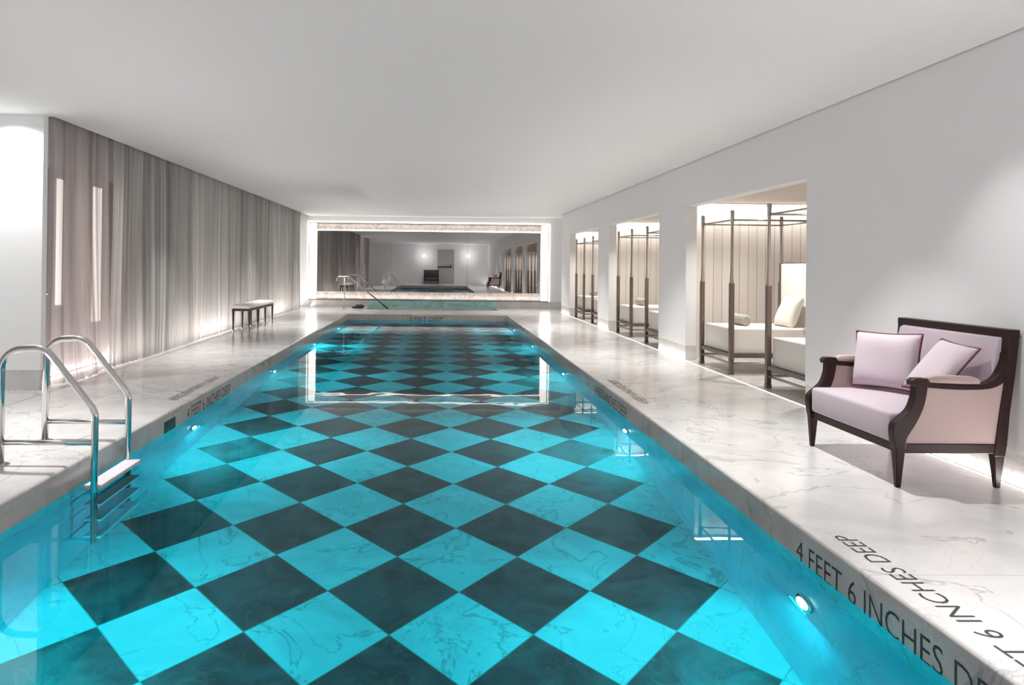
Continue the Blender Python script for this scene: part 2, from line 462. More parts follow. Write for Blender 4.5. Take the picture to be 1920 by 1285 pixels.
for a, b, c, d in rects(-5.2, 5.4, BACKY, FARY, H):
    quad(bm, [(a, c, 0), (b, c, 0), (b, d, 0), (a, d, 0)])
lip(bm, PX0, PX1, PY0, PY1, -0.30)
lip(bm, SX0, SX1, SY0, FARY - EP, -0.12)
fl = struct('floor', bm, M['deck'])
fl.data.set_sharp_from_angle(angle=math.radians(60))

bm = bmesh.new()   # basin walls
for (xa, ya), (xb, yb) in (((PX0, PY0), (PX0, PY1)), ((PX0, PY1), (PX1, PY1)), ((PX1, PY1), (PX1, PY0)), ((PX1, PY0), (PX0, PY0))):
    quad(bm, [(xa, ya, -0.30), (xb, yb, -0.30), (xb, yb, -2.0), (xa, ya, -2.0)])
w = struct('wall_pool', bm, M['basin'])
bm = bmesh.new()
for c, d in ((PY0, 13.4), (13.4, PY1)):
    quad(bm, [(PX0 - .02, c, bedz(c)), (PX1 + .02, c, bedz(c)), (PX1 + .02, d, bedz(d)), (PX0 - .02, d, bedz(d))])
struct('floor_pool', bm, M['poolfloor'])
bm = bmesh.new()   # spa shell
quad(bm, [(SX0, SY0, -0.9), (SX1, SY0, -0.9), (SX1, FARY, -0.9), (SX0, FARY, -0.9)])
for (xa, ya), (xb, yb) in (((SX0, SY0), (SX0, FARY)), ((SX1, FARY), (SX1, SY0)), ((SX1, SY0), (SX0, SY0))):
    quad(bm, [(xa, ya, -0.12), (xb, yb, -0.12), (xb, yb, -0.9), (xa, ya, -0.9)])
struct('wall_spa', bm, M['basin'])

# water
bm = bmesh.new(); quad(bm, [(PX0, PY0, WATER), (PX1, PY0, WATER), (PX1, PY1, WATER), (PX0, PY1, WATER)])
tag(obj('pool_water', bm, M['water']), 'clear still water filling the long checkered pool', 'water', kind='stuff')
bm = bmesh.new(); quad(bm, [(SX0, SY0, -.07), (SX1, SY0, -.07), (SX1, FARY, -.07), (SX0, FARY, -.07)])
tag(obj('spa_water', bm, M['water']), 'narrow strip of spa water under the wall mirror', 'water', kind='stuff')

# ceiling with the curtain pocket on the left and a shadow gap on the right
bm = bmesh.new()
box(bm, -3.845, 3.437, BACKY, FARY, CEIL, CEIL + 0.02)
box(bm, -5.2, -3.845, BACKY, 7.16, CEIL, CEIL + 0.02)
box(bm, 3.42, 4.4, 19.65, FARY, CEIL, CEIL + 0.02)
struct('ceiling', bm, M['ceiling'])
bm = bmesh.new()
box(bm, -4.3, -3.845, 7.16, FARY, CEIL + 0.12, CEIL + 0.14)
box(bm, -3.85, -3.835, 7.16, FARY, CEIL + 0.02, CEIL + 0.14)
box(bm, 3.40, 3.62, BACKY, 19.66, CEIL + 0.06, CEIL + 0.08)
struct('trim_1', bm, M['pocket'])

# right wall with its three openings
bm = bmesh.new()
ys = [BACKY] + [v for o in OPEN for v in o] + [19.68]
for a, b in zip(ys[0::2], ys[1::2]): box(bm, WALLR, WALLR + .15, a, b, 0.2, CEIL + 0.07)
for a, b in OPEN: box(bm, WALLR, WALLR + .15, a, b, OPZ, CEIL + 0.07)
struct('wall_right', bm, M['wall'])
bm = bmesh.new()
for a, b in zip(ys[0::2], ys[1::2]): box(bm, WALLR + .004, WALLR + .15, a, b, 0.0, 0.2)
struct('baseboard_right', bm, M['plinth'])
# alcoves behind the openings
bm = bmesh.new(); bc = bmesh.new()
for k, (a, b) in enumerate(OPEN):
    box(bm, 3.60, 5.4, b + .25, b + .35, 0, 2.5)
    box(bm, 3.60, 5.4, a - .25, a - .15, 0, 2.5)
    box(bm, 5.4, 5.5, a - .25, b + .35, 0, 2.5)
    box(bc, 3.60, 5.4, a - .15, b + .13, 2.2, 2.25)
struct('wall_alcove', bm, M['boards'])
struct('ceiling_alcove', bc, M['alcoveceil'])
# walls
bm = bmesh.new()
box(bm, -4.3, -4.2, 7.3, FARY, 0, CEIL + .14)            # behind the curtains
box(bm, -5.2, -3.90, 7.08, 7.165, 0.2, CEIL + .14)          # white pier facing the camera
box(bm, -5.3, -5.2, BACKY, 7.3, 0, CEIL + .02)
struct('wall_left', bm, M['wall'])
struct('baseboard_left', B(-5.2, -3.91, 7.085, 7.165, 0, 0.2), M['plinth'])
bm = bmesh.new()
MX0, MX1, MZ0, MZ1 = -3.86, 3.355, 0.213, 2.525           # mirror recess
box(bm, -4.3, MX0, FARY, FARY + .15, .2, CEIL + .14)
box(bm, MX1, 4.4, FARY, FARY + .15, .2, CEIL + .02)
box(bm, MX0, MX1, FARY, FARY + .15, MZ1, CEIL + .02)
box(bm, -4.3, 4.4, FARY + .15, FARY + .2, 0, CEIL + .14)
box(bm, 4.4, 4.5, 19.5, FARY + .15, 0, CEIL + .02)
box(bm, 3.60, 4.4, 19.58, 19.68, 0, CEIL + .02)
struct('wall_far', bm, M['wall'])
bm = bmesh.new()
box(bm, -4.3, SX0, FARY - .01, FARY + .15, 0, .2); box(bm, SX1, 4.4, FARY - .01, FARY + .15, 0, .2)
struct('baseboard_far', bm, M['plinth'])
struct('trim_2', B(SX0, SX1, FARY - .012, FARY + .15, -.9, .2), M['spa_glow'])
struct('wall_back', B(-5.3, 5.5, BACKY - .1, BACKY, 0, CEIL + .02), M['wall'])

# glowing floor slots
tag(obj('floor_strip_light', B(3.428, 3.446, BACKY, 19.6, -0.004, 0.003), M['floorled']), 'thin bright strip light set in the floor along the right wall', 'strip light')
tag(obj('floor_strip_light', B(-4.16, -4.12, 7.4, 21.3, 0, 0.02), M['led_soft']), 'strip light glowing on the floor behind the curtains', 'strip light')
tag(obj('metal_floor_trim', B(-3.775, -3.765, BACKY, 21.3, -0.003, 0.0015), M['dullsteel']), 'thin grey metal line in the floor below the curtains', 'floor trim')

# ============================================================ MIRROR
mir = thing('wall_mirror', 'wide grey mirror in a white glowing frame filling the far wall', 'mirror', (0, FARY, MZ0))
def mpart(name, x0, x1, y0, y1, z0, z1, m):
    return obj(name, B(x0, x1, y0 - FARY, y1 - FARY, z0 - MZ0, z1 - MZ0), m, mir)
ix0, ix1, iz0, iz1 = -3.64, 3.135, 0.455, 2.285
for a, b in ((MX0, -1.404), (-1.400, 0.90), (0.904, MX1)):
    mpart('mirror_pane', a, b, FARY + .12, FARY + .15, MZ0, MZ1, M['mirror'])
mpart('light_panel', MX0 + .02, ix0, FARY + .05, FARY + .12, MZ0 + .02, MZ1 - .02, M['led_soft'])['label'] = 'glowing white left border'
mpart('light_panel', ix1, MX1 - .02, FARY + .05, FARY + .12, MZ0 + .02, MZ1 - .02, M['led_soft'])['label'] = 'glowing white right border'
mpart('marble_band', ix0, ix1, FARY + .05, FARY + .12, iz1, MZ1 - .02, M['band'])['label'] = 'brownish marble upper band'
mpart('marble_band', ix0, ix1, FARY + .05, FARY + .12, MZ0 + .02, iz0, M['band'])['label'] = 'brownish marble lower band'
bm = bmesh.new()
for a in ((MX0, MX0 + .02, MZ0, MZ1), (MX1 - .02, MX1, MZ0, MZ1), (MX0, MX1, MZ1 - .02, MZ1), (MX0, MX1, MZ0, MZ0 + .02)):
    box(bm, a[0], a[1], -.012, .12, a[2] - MZ0, a[3] - MZ0)
obj('edge_trim', bm, M['bronze_light'], mir)
bm = bmesh.new()
box(bm, MX0 - .02, MX1 + .02, -.02, -.002, MZ1 - MZ0 + .003, MZ1 - MZ0 + .028)
box(bm, MX0 - .03, MX0 - .003, -.02, -.002, 0, MZ1 - MZ0)
box(bm, MX1 + .003, MX1 + .03, -.02, -.002, 0, MZ1 - MZ0)
obj('light_strip', bm, M['led_soft'], mir)
bm = bmesh.new(); box(bm, ix0, ix1, .035, .05, iz1 - MZ0, iz1 - MZ0 + .03)
obj('light_strip', bm, M['led_soft'], mir)

# ============================================================ CURTAINS
def curtain(name, y0, y1, x, mat, label, pleat=0.085, amp=0.03, seed=0, belly=0.0):
    rnd = random.Random(seed)
    n = int((y1 - y0) / 0.011); rows = [CEIL + .10, 2.3, 1.6, 0.9, 0.35, 0.012]
    ph = 0; xs = []; phs = []
    loc_amp = amp
    for i in range(n + 1):
        ph += 2 * PI * 0.011 / (pleat * (1 + 0.35 * math.sin(i * 0.021 + seed) + 0.2 * math.sin(i * 0.057 + 2 * seed)))
        phs.append(ph)
    bm = bmesh.new(); g = []
    for r, z in enumerate(rows):
        row = []
        for i in range(n + 1):
            y = y0 + (y1 - y0) * i / n
            k = r / (len(rows) - 1)
            a = amp * (0.55 + 0.45 * math.sin(i * 0.013 + seed * 3)) * (0.8 + 0.35 * k)
            s = math.sin(phs[i] + 0.25 * k * math.sin(i * .03 + seed))
            dx = a * (abs(s) ** 0.7) * (1 if s > 0 else -1) + 0.012 * math.sin(i * 0.04 + 5 * k)
            yy = y + 0.018 * k * math.sin(i * 0.05 + seed)
            dx += belly * k ** 1.5 * math.sin(PI * (y - y0) / (y1 - y0)) ** 2
            row.append(bm.verts.new((x + dx, yy, z)))
        g.append(row)
    for r in range(len(rows) - 1):
        for i in range(n):
            bm.faces.new((g[r][i], g[r][i + 1], g[r + 1][i + 1], g[r + 1][i]))
    o = obj(name, bm, mat, smooth=True)
    return tag(o, label, 'curtain')
curtain('curtain', 7.18, 8.52, -3.92, M['sheer_rose'], 'rosy sheer curtain panel at the near end, lit doors showing through', 0.15, 0.06, 1, belly=.11)
curtain('curtain', 8.56, 15.68, -3.905, M['sheer'], 'long taupe sheer curtain between the near panel and the bench', 0.105, 0.052, 2)
curtain('curtain', 15.74, 20.1, -3.905, M['sheer'], 'taupe sheer curtain panel beyond the bench, next to the mirror wall', 0.095, 0.048, 3)
curtain('curtain', 2.2, 5.2, -3.92, M['sheer_rose'], 'rosy sheer curtain outside the frame, seen only in the mirror', 0.13, 0.05, 4)
# lit doorway behind the near curtain
dr = struct('door_1', B(-4.2, -4.17, 7.35, 9.6, 0.0, 2.28), M['doorpink'])
for y0, y1, z0 in ((7.84, 7.98, .80), (8.66, 8.86, .55)):
    g = obj('lit_pane', B(-4.17, -4.155, y0, y1, z0, 2.18), M['glowglass'], dr)
bm = bmesh.new(); tube(bm, fillet([(-4.17, 7.47, .93), (-4.12, 7.47, .93), (-4.12, 7.60, .93)], .015), .011, 8)
obj('handle', bm, M['steel'], dr, smooth=True)

# ============================================================ BENCH
bench = thing('bench', 'long low white cushioned bench on thin dark legs against the curtain', 'bench', (-3.63, 14.2, 0))
bx, by = 0.165, 0.965
obj('frame', B(-bx, bx, -by, by, .385, .425, bev=.005), M['benchwood'], bench)
bm = B(-bx, bx, -by, by, .425, .505, bev=.028, seg=3)
obj('cushion', bm, M['white_cushion'], bench, smooth=True)
for sx in (-1, 1):
    for k in range(4):
        y = -by + .03 + (2 * by - .06) * k / 3
        bm = bmesh.new(); tube(bm, [(sx * (bx - .02), y, .39), (sx * (bx - .02), y, 0)], .02, 4, radii=[.024, .013])
        obj('leg', bm, M['benchwood'], bench)

# ============================================================ SETTEE
def make_settee(name, label, loc, rz, fab, side, trim, group=None):
    """front faces local -x, back at +x; local y is the width, origin at the middle of the footprint"""
    s = thing(name, label, 'settee', loc, rz, group)
    W = 0.505; T = .055
    X = lambda x: x - 3.05
    ocurve = spline([(2.70, .225), (2.688, .30), (2.69, .37), (2.735, .415), (2.785, .465), (2.812, .54), (2.815, .60)], 5)
    icurve = spline([(2.888, .60), (2.878, .53), (2.857, .455), (2.815, .37), (2.772, .30), (2.762, .265), (2.76, .225)], 5)
    for sg in (-1, 1):
        y0, y1 = (sg * W, sg * (W - T)) if sg > 0 else (-W, -W + T)
        # front post with its leg
        out = [(X(a), b) for a, b in [tuple(p) for p in ocurve]] + [(X(2.795), .603), (X(2.79), .63), (X(2.81), .645), (X(2.885), .645), (X(2.90), .622)] + \
              [(X(a), b) for a, b in [tuple(p) for p in icurve]] 
        fp = obj('front_post', prism(bmesh.new(), out, min(y0, y1), max(y0, y1), .004), trim, s)
        ym = (y0 + y1) / 2
        for (xa, xb, xc, xd, zt) in ((2.702, 2.758, 2.715, 2.741, .228), (3.288, 3.350, 3.306, 3.334, .20)):
            lb = bmesh.new()
            tp = [lb.verts.new((X(a), ym + b * .026, zt)) for a, b in ((xa, -1), (xb, -1), (xb, 1), (xa, 1))]
            bt = [lb.verts.new((X(a), ym + b * .013, 0)) for a, b in ((xc, -1), (xd, -1), (xd, 1), (xc, 1))]
            lb.faces.new(tp); lb.faces.new(bt[::-1])
            for k in range(4): lb.faces.new((bt[k], bt[(k + 1) % 4], tp[(k + 1) % 4], tp[k]))
            bmesh.ops.recalc_face_normals(lb, faces=lb.faces[:])
            bmesh.ops.bevel(lb, geom=lb.edges[:], offset=.003, segments=2, affect='EDGES')
            obj('leg', lb, trim, s)
        # arm rail sweeping up into the back post
        top = spline([(2.885, .622), (3.00, .612), (3.18, .607), (3.26, .630), (3.31, .675), (3.345, .75), (3.352, .80)], 5)
        bot = spline([(3.378, .72), (3.352, .64), (3.30, .600), (3.22, .583), (3.05, .580), (2.885, .590)], 5)
        out = [(X(p[0]), p[1]) for p in top] + [(X(p[0]), p[1]) for p in bot]
        obj('arm_rail', prism(bmesh.new(), out, min(y0, y1) + .003, max(y0, y1) - .003, .003), trim, s)
        # padded arm top
        out = [(X(2.895), .618), (X(2.90), .648), (X(2.93), .660), (X(3.05), .662), (X(3.17), .655), (X(3.205), .640), (X(3.205), .612), (X(3.05), .614)]
        obj('arm_pad', prism(bmesh.new(), out, min(y0, y1) + .005, max(y0, y1) - .005, .008), side, s, smooth=True, angle=50)
        # back post with rear leg
        out = [(X(3.283), .19), (X(3.295), .27), (X(3.318), .45), (X(3.348), .65), (X(3.36), .80), (X(3.37), .93),
               (X(3.428), .93), (X(3.428), .86), (X(3.405), .65), (X(3.378), .45), (X(3.362), .26), (X(3.350), .19)]
        out = [(a, b) for a, b in out]
        obj('back_post', prism(bmesh.new(), out, min(y0, y1), max(y0, y1), .004), trim, s)
        # upholstered side panel
        ins = [(X(p[0] - .004), p[1]) for p in icurve[::-1]]
        out = [(X(2.76), .255)] + ins[4:] + [(X(3.05), .585), (X(3.22), .59), (X(3.30), .61), (X(3.36), .67), (X(3.345), .60), (X(3.31), .26)]
        ym = sg * (W - T / 2)
        obj('side_panel', prism(bmesh.new(), out, ym - .018, ym + .018, .003), side, s)
        # side seat rail
        obj('side_rail', B(X(2.73), X(3.32), min(y0, y1) + .004, max(y0, y1) - .004, .205, .262, bev=.004), trim, s)
    obj('front_rail', B(X(2.715), X(2.752), -W + T - .01, W - T + .01, .205, .255, bev=.004), trim, s)
    obj('rear_rail', B(X(3.30), X(3.33), -W + T - .01, W - T + .01, .205, .262, bev=.004), trim, s)
    # seat cushion: crowned block, between the arms but reaching forward between the posts
    bm = B(X(2.700), X(3.30), -W + T + .002, W - T - .002, .256, .432, bev=.022, seg=3)
    bmesh.ops.subdivide_edges(bm, edges=[e for e in bm.edges if e.calc_length() > .3], cuts=8, use_grid_fill=True)
    for v in bm.verts:
        if v.co.z > .40:
            u, q = (v.co.x - X(3.0)) / .3, v.co.y / (W - T)
            v.co.z += .022 * max(0, 1 - u * u) * max(0, 1 - q * q)
    obj('seat_cushion', bm, fab, s, smooth=True, angle=50)
    # back: frame, padded panel
    rot = math.atan2(3.40 - 3.33, .9 - .43)
    bm = bmesh.new(); box(bm, X(3.366), X(3.433), -W - .003, W + .003, .885, .936, bev=.006)
    obj('top_rail', bm, trim, s)
    out = [(X(3.315), .40), (X(3.300), .50), (X(3.312), .66), (X(3.325), .80), (X(3.345), .875), (X(3.372), .888), (X(3.40), .885), (X(3.385), .65), (X(3.36), .40)]
    obj('back_pad', prism(bmesh.new(), out, -W + T - .004, W - T + .004, .012), fab, s, smooth=True, angle=40)
    return s
settee = make_settee('settee', 'small lilac settee with dark wood frame against the right wall', (3.05, 4.635, 0), 0, M['lilac'], M['rose'], M['darkwood'])
make_settee('settee', 'settee in painted shade against the back wall, seen in the mirror', (-0.4, BACKY + .42, 0), -PI / 2, M['unlit_fabric'], M['unlit_fabric'], M['darkwood'])

def scatter(label, w, h, t, loc, rot, piping=True, mat='cushion', group=None, name='scatter_cushion', cat='cushion'):
    o = obj(name, pillow_bm(w, h, t, wob=.08), M[mat], smooth=True); tag(o, label, cat, group)
    o.location = loc; o.rotation_euler = rot
    if piping:
        bm = bmesh.new(); P = pillow_edge(w, h); tube(bm, P, .0062, 6, caps=False)
        p = obj('piping', bm, M['piping'], o, smooth=True); p['label'] = 'burgundy piped edge'
    return o
# local frame: width x, thickness y, height z.  rot z = 90 deg turns the face toward -x
RD = math.radians
scatter('square pale lilac cushion with burgundy piping standing on the settee seat', .46, .39, .14, (3.11, 4.87, .655), (RD(-10.4), RD(-2), RD(-64.5)))
scatter('small pale cushion with burgundy piping tilted above the near settee arm', .27, .40, .11, (3.13, 4.37, .675), (RD(-40), RD(7), RD(-80)))

# ============================================================ DAYBEDS
def make_daybed(label, yfar, group):
    """origin at foot-left corner on the floor; extends +x (length) and -y (width)"""
    s = thing('canopy_daybed', label, 'daybed', (3.56, yfar, 0), 0, group)
    Wd, Ln = 0.95, 1.06
    for px_, py_ in ((0, 0), (0, -Wd), (Ln, 0), (Ln, -Wd)):
        bm = bmesh.new()
        box(bm, px_ - .026, px_ + .026, py_ - .026, py_ + .026, .05, 1.10, bev=.004)
        box(bm, px_ - .03, px_ + .03, py_ - .03, py_ + .03, 0.0, .05, bev=.006)
        p = obj('post', bm, M['bronze'], s)
        bm = bmesh.new()
        lathe(bm, [(.026, 1.10), (.022, 1.13), (.017, 1.3), (.016, 1.80), (.019, 1.84), (.022, 1.85), (.022, 1.93), (.024, 1.935), (.024, 1.975), (.012, 1.985)], (px_, py_, 0), 12)
        u = obj('upper_post', bm, M['bronze_light'], p, smooth=True, angle=50); u['label'] = 'slimmer lighter metal upper post'
    for z, r, nm, mt in ((1.865, .011, 'canopy_rail', 'bronze_light'), (.13, .014, 'stretcher', 'bronze_light')):
        for a, b in (((0, 0), (0, -Wd)), ((0, -Wd), (Ln, -Wd)), ((Ln, -Wd), (Ln, 0)), ((Ln, 0), (0, 0))):
            bm = bmesh.new(); tube(bm, [(a[0], a[1], z), (b[0], b[1], z)], r, 8)
            obj(nm, bm, M[mt], s, smooth=True)
    bm = bmesh.new()
    box(bm, -.018, .018, -Wd, 0, .20, .245, bev=.004); box(bm, Ln - .018, Ln + .018, -Wd, 0, .20, .245, bev=.004)
    box(bm, 0, Ln, -.018, .018, .20, .245, bev=.004); box(bm, 0, Ln, -Wd - .018, -Wd + .018, .20, .245, bev=.004)
    box(bm, .018, Ln - .018, -Wd + .018, -.018, .215, .235)
    obj('bed_frame', bm, M['bronze'], s)
    obj('mattress', B(.03, Ln - .02, -Wd + .03, -.03, .238, .55, bev=.02, seg=3), M['cream'], s, smooth=True, angle=60)
    hb = obj('headboard', B(Ln - .02, Ln + .05, -Wd + .03, -.03, .24, 1.35, bev=.02), M['cream'], s, smooth=True, angle=60)
    obj('headboard_frame', B(Ln + .045, Ln + .075, -Wd + .02, -.02, .24, 1.365, bev=.004), M['bronze'], hb)
    obj('headboard_frame', B(Ln - .03, Ln + .05, -.028, -.010, .24, 1.355, bev=.003), M['bronze'], hb)
    return s
words = ['nearest', 'middle', 'farthest']
side = ['far side', 'near side']
base = None
for k, (a, b) in enumerate(OPEN):
    for q in range(2):
        lab = 'four-poster daybed with cream mattress in the %s alcove, on its %s' % (words[k], side[q])
        yf = b - .33 - q * 1.91
        if base is None: base = d = make_daybed(lab, yf, 'canopy daybeds in the alcoves')
        else:
            d = copy_tree(base); d.location = (3.56, yf, 0); d['label'] = lab
def bolster(label, loc, rz=0, r=.07, ln=.42):
    bm = bmesh.new()
    prof = [(r * .25, -ln / 2 + .012), (r * .6, -ln / 2), (r * .9, -ln / 2 + .01), (r, -ln / 2 + .03)] + [(r * (1 + .02 * math.sin(k * 2.1)), -ln / 2 + .03 + (ln - .06) * k / 8) for k in range(1, 8)] + [(r, ln / 2 - .03), (r * .9, ln / 2 - .01), (r * .6, ln / 2), (r * .25, ln / 2 - .012)]
    lathe(bm, prof, (0, 0, 0), 20, 'y')
    o = obj('bolster_pillow', bm, M['linen'], smooth=True, angle=70); o.location = loc; o.rotation_euler = (0, 0, rz)
    return tag(o, label, 'pillow', 'rolled sage bolsters on the daybeds')
for k, (a, b) in enumerate(OPEN):
    bolster('rolled sage bolster on the far daybed of the %s alcove' % words[k], (3.93, b - .33 - .33, .62))
    bolster('rolled sage bolster on the near daybed of the %s alcove' % words[k], (3.93, b - 2.24 - .33, .62))
    scatter('cream pillow leaning on the headboard of the far daybed, %s alcove' % words[k], .45, .42, .15, (4.46, b - .33 - .55, .74), (math.radians(-22), 0, math.radians(-90)), False, 'cream', 'cream pillows on the daybeds', 'pillow', 'pillow')

# ============================================================ POOL LADDER
lad = thing('pool_ladder', 'polished steel pool ladder at the left edge of the pool', 'pool ladder', (-2.72, 4.5, 0))
R = .0215
def lx(x): return x + 2.72
def ladder_rail(dy, dx):
    path = [(-2.72 + dx, 0, 0.0), (-2.72 + dx, 0, .72), (-2.45 + dx, 0, .735), (-2.135 + dx, 0, .34), (-2.135 + dx, 0, -1.05)]
    path = [(lx(p[0]), dy, p[2]) for p in path]
    bm = bmesh.new(); tube(bm, fillet(path, [0, .13, .13, .12, 0], 10), R, 16)
    r_ = obj('side_rail', bm, M['steel'], lad, smooth=True)
    bm = bmesh.new(); tube(bm, [(lx(-2.70 + dx), dy, .14), (lx(-2.15 + dx), dy, .14)], .017, 12)
    obj('cross_bar', bm, M['steel'], r_, smooth=True)
    bm = bmesh.new(); lathe(bm, [(.055, 0), (.055, .004), (.035, .012), (R + .002, .014)], (lx(-2.72 + dx), dy, 0.0005), 20)
    obj('deck_flange', bm, M['steel'], r_, smooth=True, angle=40)
ladder_rail(0.0, 0.0); ladder_rail(0.60, -.05)
for i, z in enumerate((-.135, -.42, -.70, -.98)):
    bm = B(lx(-2.20), lx(-2.09), .0, .60, z - .018, z + .012, bev=.006)
    obj('tread', bm, M['tread'], lad)

# grab rail at the spa
gr = thing('grab_rail', 'thin steel grab rail sloping down beside the spa', 'handrail', (-2.62, 20.15, 0))
bm = bmesh.new(); tube(bm, [(0, 0, 0), (0, 0, .90)], .017, 12); obj('post', bm, M['dullsteel'], gr, smooth=True)
bm = bmesh.new(); tube(bm, fillet([(-.22, 0, .80), (-.20, 0, .92), (.12, 0, .93), (1.22, .55, -.02)], [0, .06, .10, 0], 8), .018, 12)
obj('sloping_rail', bm, M['dullsteel'], gr, smooth=True)
bm = bmesh.new(); lathe(bm, [(.05, 0), (.05, .006), (.02, .014)], (0, 0, .0005), 16); obj('deck_flange', bm, M['dullsteel'], gr)
# unidentified dark thing on the deck by the spa, modelled as a lump
bm = bmesh.new()
for (cx, cy, cz, r) in ((0, 0, .045, .06), (.10, .02, .06, .075), (-.10, 0, .03, .04), (.0, .03, .09, .035)):
    t = bmesh.new(); bmesh.ops.create_icosphere(t, subdivisions=2, radius=r); merge(bm, t, Matrix.Translation((cx, cy, max(cz, r * .8))) @ Matrix.Diagonal((1.4, 1, .8, 1)))
o = obj('black_lump', bm, M['black'], smooth=True); o.location = (-2.30, 20.6, 0.0)
tag(o, 'small black lump on the white deck left of the spa', 'small object')

# ============================================================ LETTERING
def mark(s, ln, hgt, loc, rot, label):
    lettering(s, label, ln, hgt, loc, rot)
DEPTH = '4 FEET 6 INCHES DEEP'
e = .0012
mark(DEPTH, 1.40, .105, (PX1 - e, 3.55, -.178), (PI / 2, 0, -PI / 2), 'dark depth lettering on the pool edge below the settee')
mark(DEPTH, 1.38, .095, (2.005, 2.01, e), (0, 0, PI / 2), 'upside-down dark depth lettering on the deck before the settee')
mark(DEPTH, 1.36, .105, (PX1 - e, 8.13, -.170), (PI / 2, 0, -PI / 2), 'dark depth lettering on the right pool edge by the nearest alcove')
mark(DEPTH, 1.36, .095, (2.03, 6.65, e), (0, 0, PI / 2), 'faint upside-down depth lettering on the deck by the nearest alcove')
mark(DEPTH, 1.36, .105, (PX0 + e, 6.60, -.170), (PI / 2, 0, PI / 2), 'dark depth lettering on the left pool edge beyond the ladder')
mark(DEPTH, 1.36, .095, (-2.50, 8.0, e), (0, 0, -PI / 2), 'faint depth lettering on the left deck beyond the ladder')
mark('3 FEET DEEP', .86, .105, (-.71, PY1 - e, -.170), (PI / 2, 0, 0), 'dark depth lettering on the far end of the pool')
mark('3 FEET 6 INCHES DEEP', 1.0, .05, (-.80, FARY - .014, -.045), (PI / 2, 0, 0), 'tiny depth lettering on the spa wall with its painted teal glow')

# skimmer in the left coping
sk = obj('skimmer_inlet', B(PX0 - .02, PX0 + .004, 6.05, 6.30, -.19, -.075), M['niche']); tag(sk, 'dark square skimmer opening in the left pool edge', 'skimmer')

# underwater lamps
lampy = [0.1, 3.46, 6.75, 10.05, 13.3, 16.5]
proto = None
def lamp(x, y, sgn, label):
    global proto
    if proto is None:
        proto = thing('pool_lamp', label, 'pool lamp', (0, 0, 0), 0, 'underwater pool lamps')
        bm = bmesh.new(); lathe(bm, [(.075, 0), (.075, .010), (.055, .016)], (0, 0, 0), 24, 'x'); obj('ring', bm, M['steel'], proto, smooth=True, angle=40)
        bm = bmesh.new(); lathe(bm, [(.05, .016), (.045, .024), (.02, .028)], (0, 0, 0), 24, 'x'); obj('lens', bm, M['poollens'], proto, smooth=True)
        o = proto
    else:
        o = copy_tree(proto)
    o.location = (x, y, -.64); o.rotation_euler = (0, 0, 0 if sgn > 0 else PI); o['label'] = label
RL = ['below the lettering in front of the settee', 'below the second lettering from the camera', 'third from the camera', 'fourth from the camera', 'closest to the far end']
LL = ['beside the steel ladder', 'just past the skimmer opening', 'third from the camera', 'fourth from the camera', 'closest to the far end']
for k, y in enumerate(lampy[1:]):
    lamp(PX1, y, -1, 'underwater lamp on the right pool wall, ' + RL[k])
    lamp(PX0, y, 1, 'underwater lamp on the left pool wall, ' + LL[k])

# ============================================================ BACK WALL (seen in the mirror)
sc0 = None
for x, w_ in ((-0.92, 'left of the door'), (2.1, 'right of the door')):
    s = thing('wall_sconce', 'small bright wall sconce on the back wall, %s, seen in mirror' % w_, 'wall lamp', (x, BACKY, 1.9), 0, 'sconces on the back wall')
    obj('backplate', B(-.04, .04, 0, .015, -.07, .07, bev=.004), M['steel'], s)
    bm = bmesh.new(); lathe(bm, [(.02, -.05), (.04, -.03), (.045, .02), (.03, .06), (.01, .07)], (0, .07, 0), 16); obj('glass_shade', bm, M['bulb'], s, smooth=True)
    bm = bmesh.new(); tube(bm, [(0, .01, -.05), (0, .07, -.05)], .008, 8); obj('arm', bm, M['steel'], s)
d2 = struct('door_2', B(0.0, 1.15, BACKY, BACKY + .05, 0, 2.35), M['doorpink'])
obj('push_bar', B(.02, .95, BACKY + .09, BACKY + .12, 1.13, 1.19), M['black'], d2)
obj('bar_bracket', B(.90, .95, BACKY + .05, BACKY + .1, 1.10, 1.32), M['black'], d2)

# ============================================================ LIGHTS
RD = math.radians
def area(name, loc, rot, sx, sy, power, col=(1, 1, 1), spread=PI):
    l = D.lights.new(name, 'AREA'); l.shape = 'RECTANGLE'; l.size = sx; l.size_y = sy; l.energy = power; l.color = col; l.spread = spread
    o = D.objects.new(name, l); COL.objects.link(o); o.location = loc; o.rotation_euler = rot
    return o
def spot(name, loc, tgt, power, ang, blend=0.6, col=(1, .985, .97), rad=.04):
    l = D.lights.new(name, 'SPOT'); l.energy = power; l.spot_size = math.radians(ang); l.spot_blend = blend; l.color = col; l.shadow_soft_size = rad
    o = D.objects.new(name, l); COL.objects.link(o); o.location = loc
    o.rotation_euler = (Vector(tgt) - Vector(loc)).to_track_quat('-Z', 'Y').to_euler()
    return o
# pool lamps
for y in lampy:
    for x, sg in ((PX1 - .04, -1), (PX0 + .04, 1)):
        area('pool_lamp_light', (x, y, -.66), (0, math.radians(72) * (1 if sg < 0 else -1), 0), .10, .10, 15 if y < 1 else (46 if y < 9 else 36), (0.0, .80, 1.0))
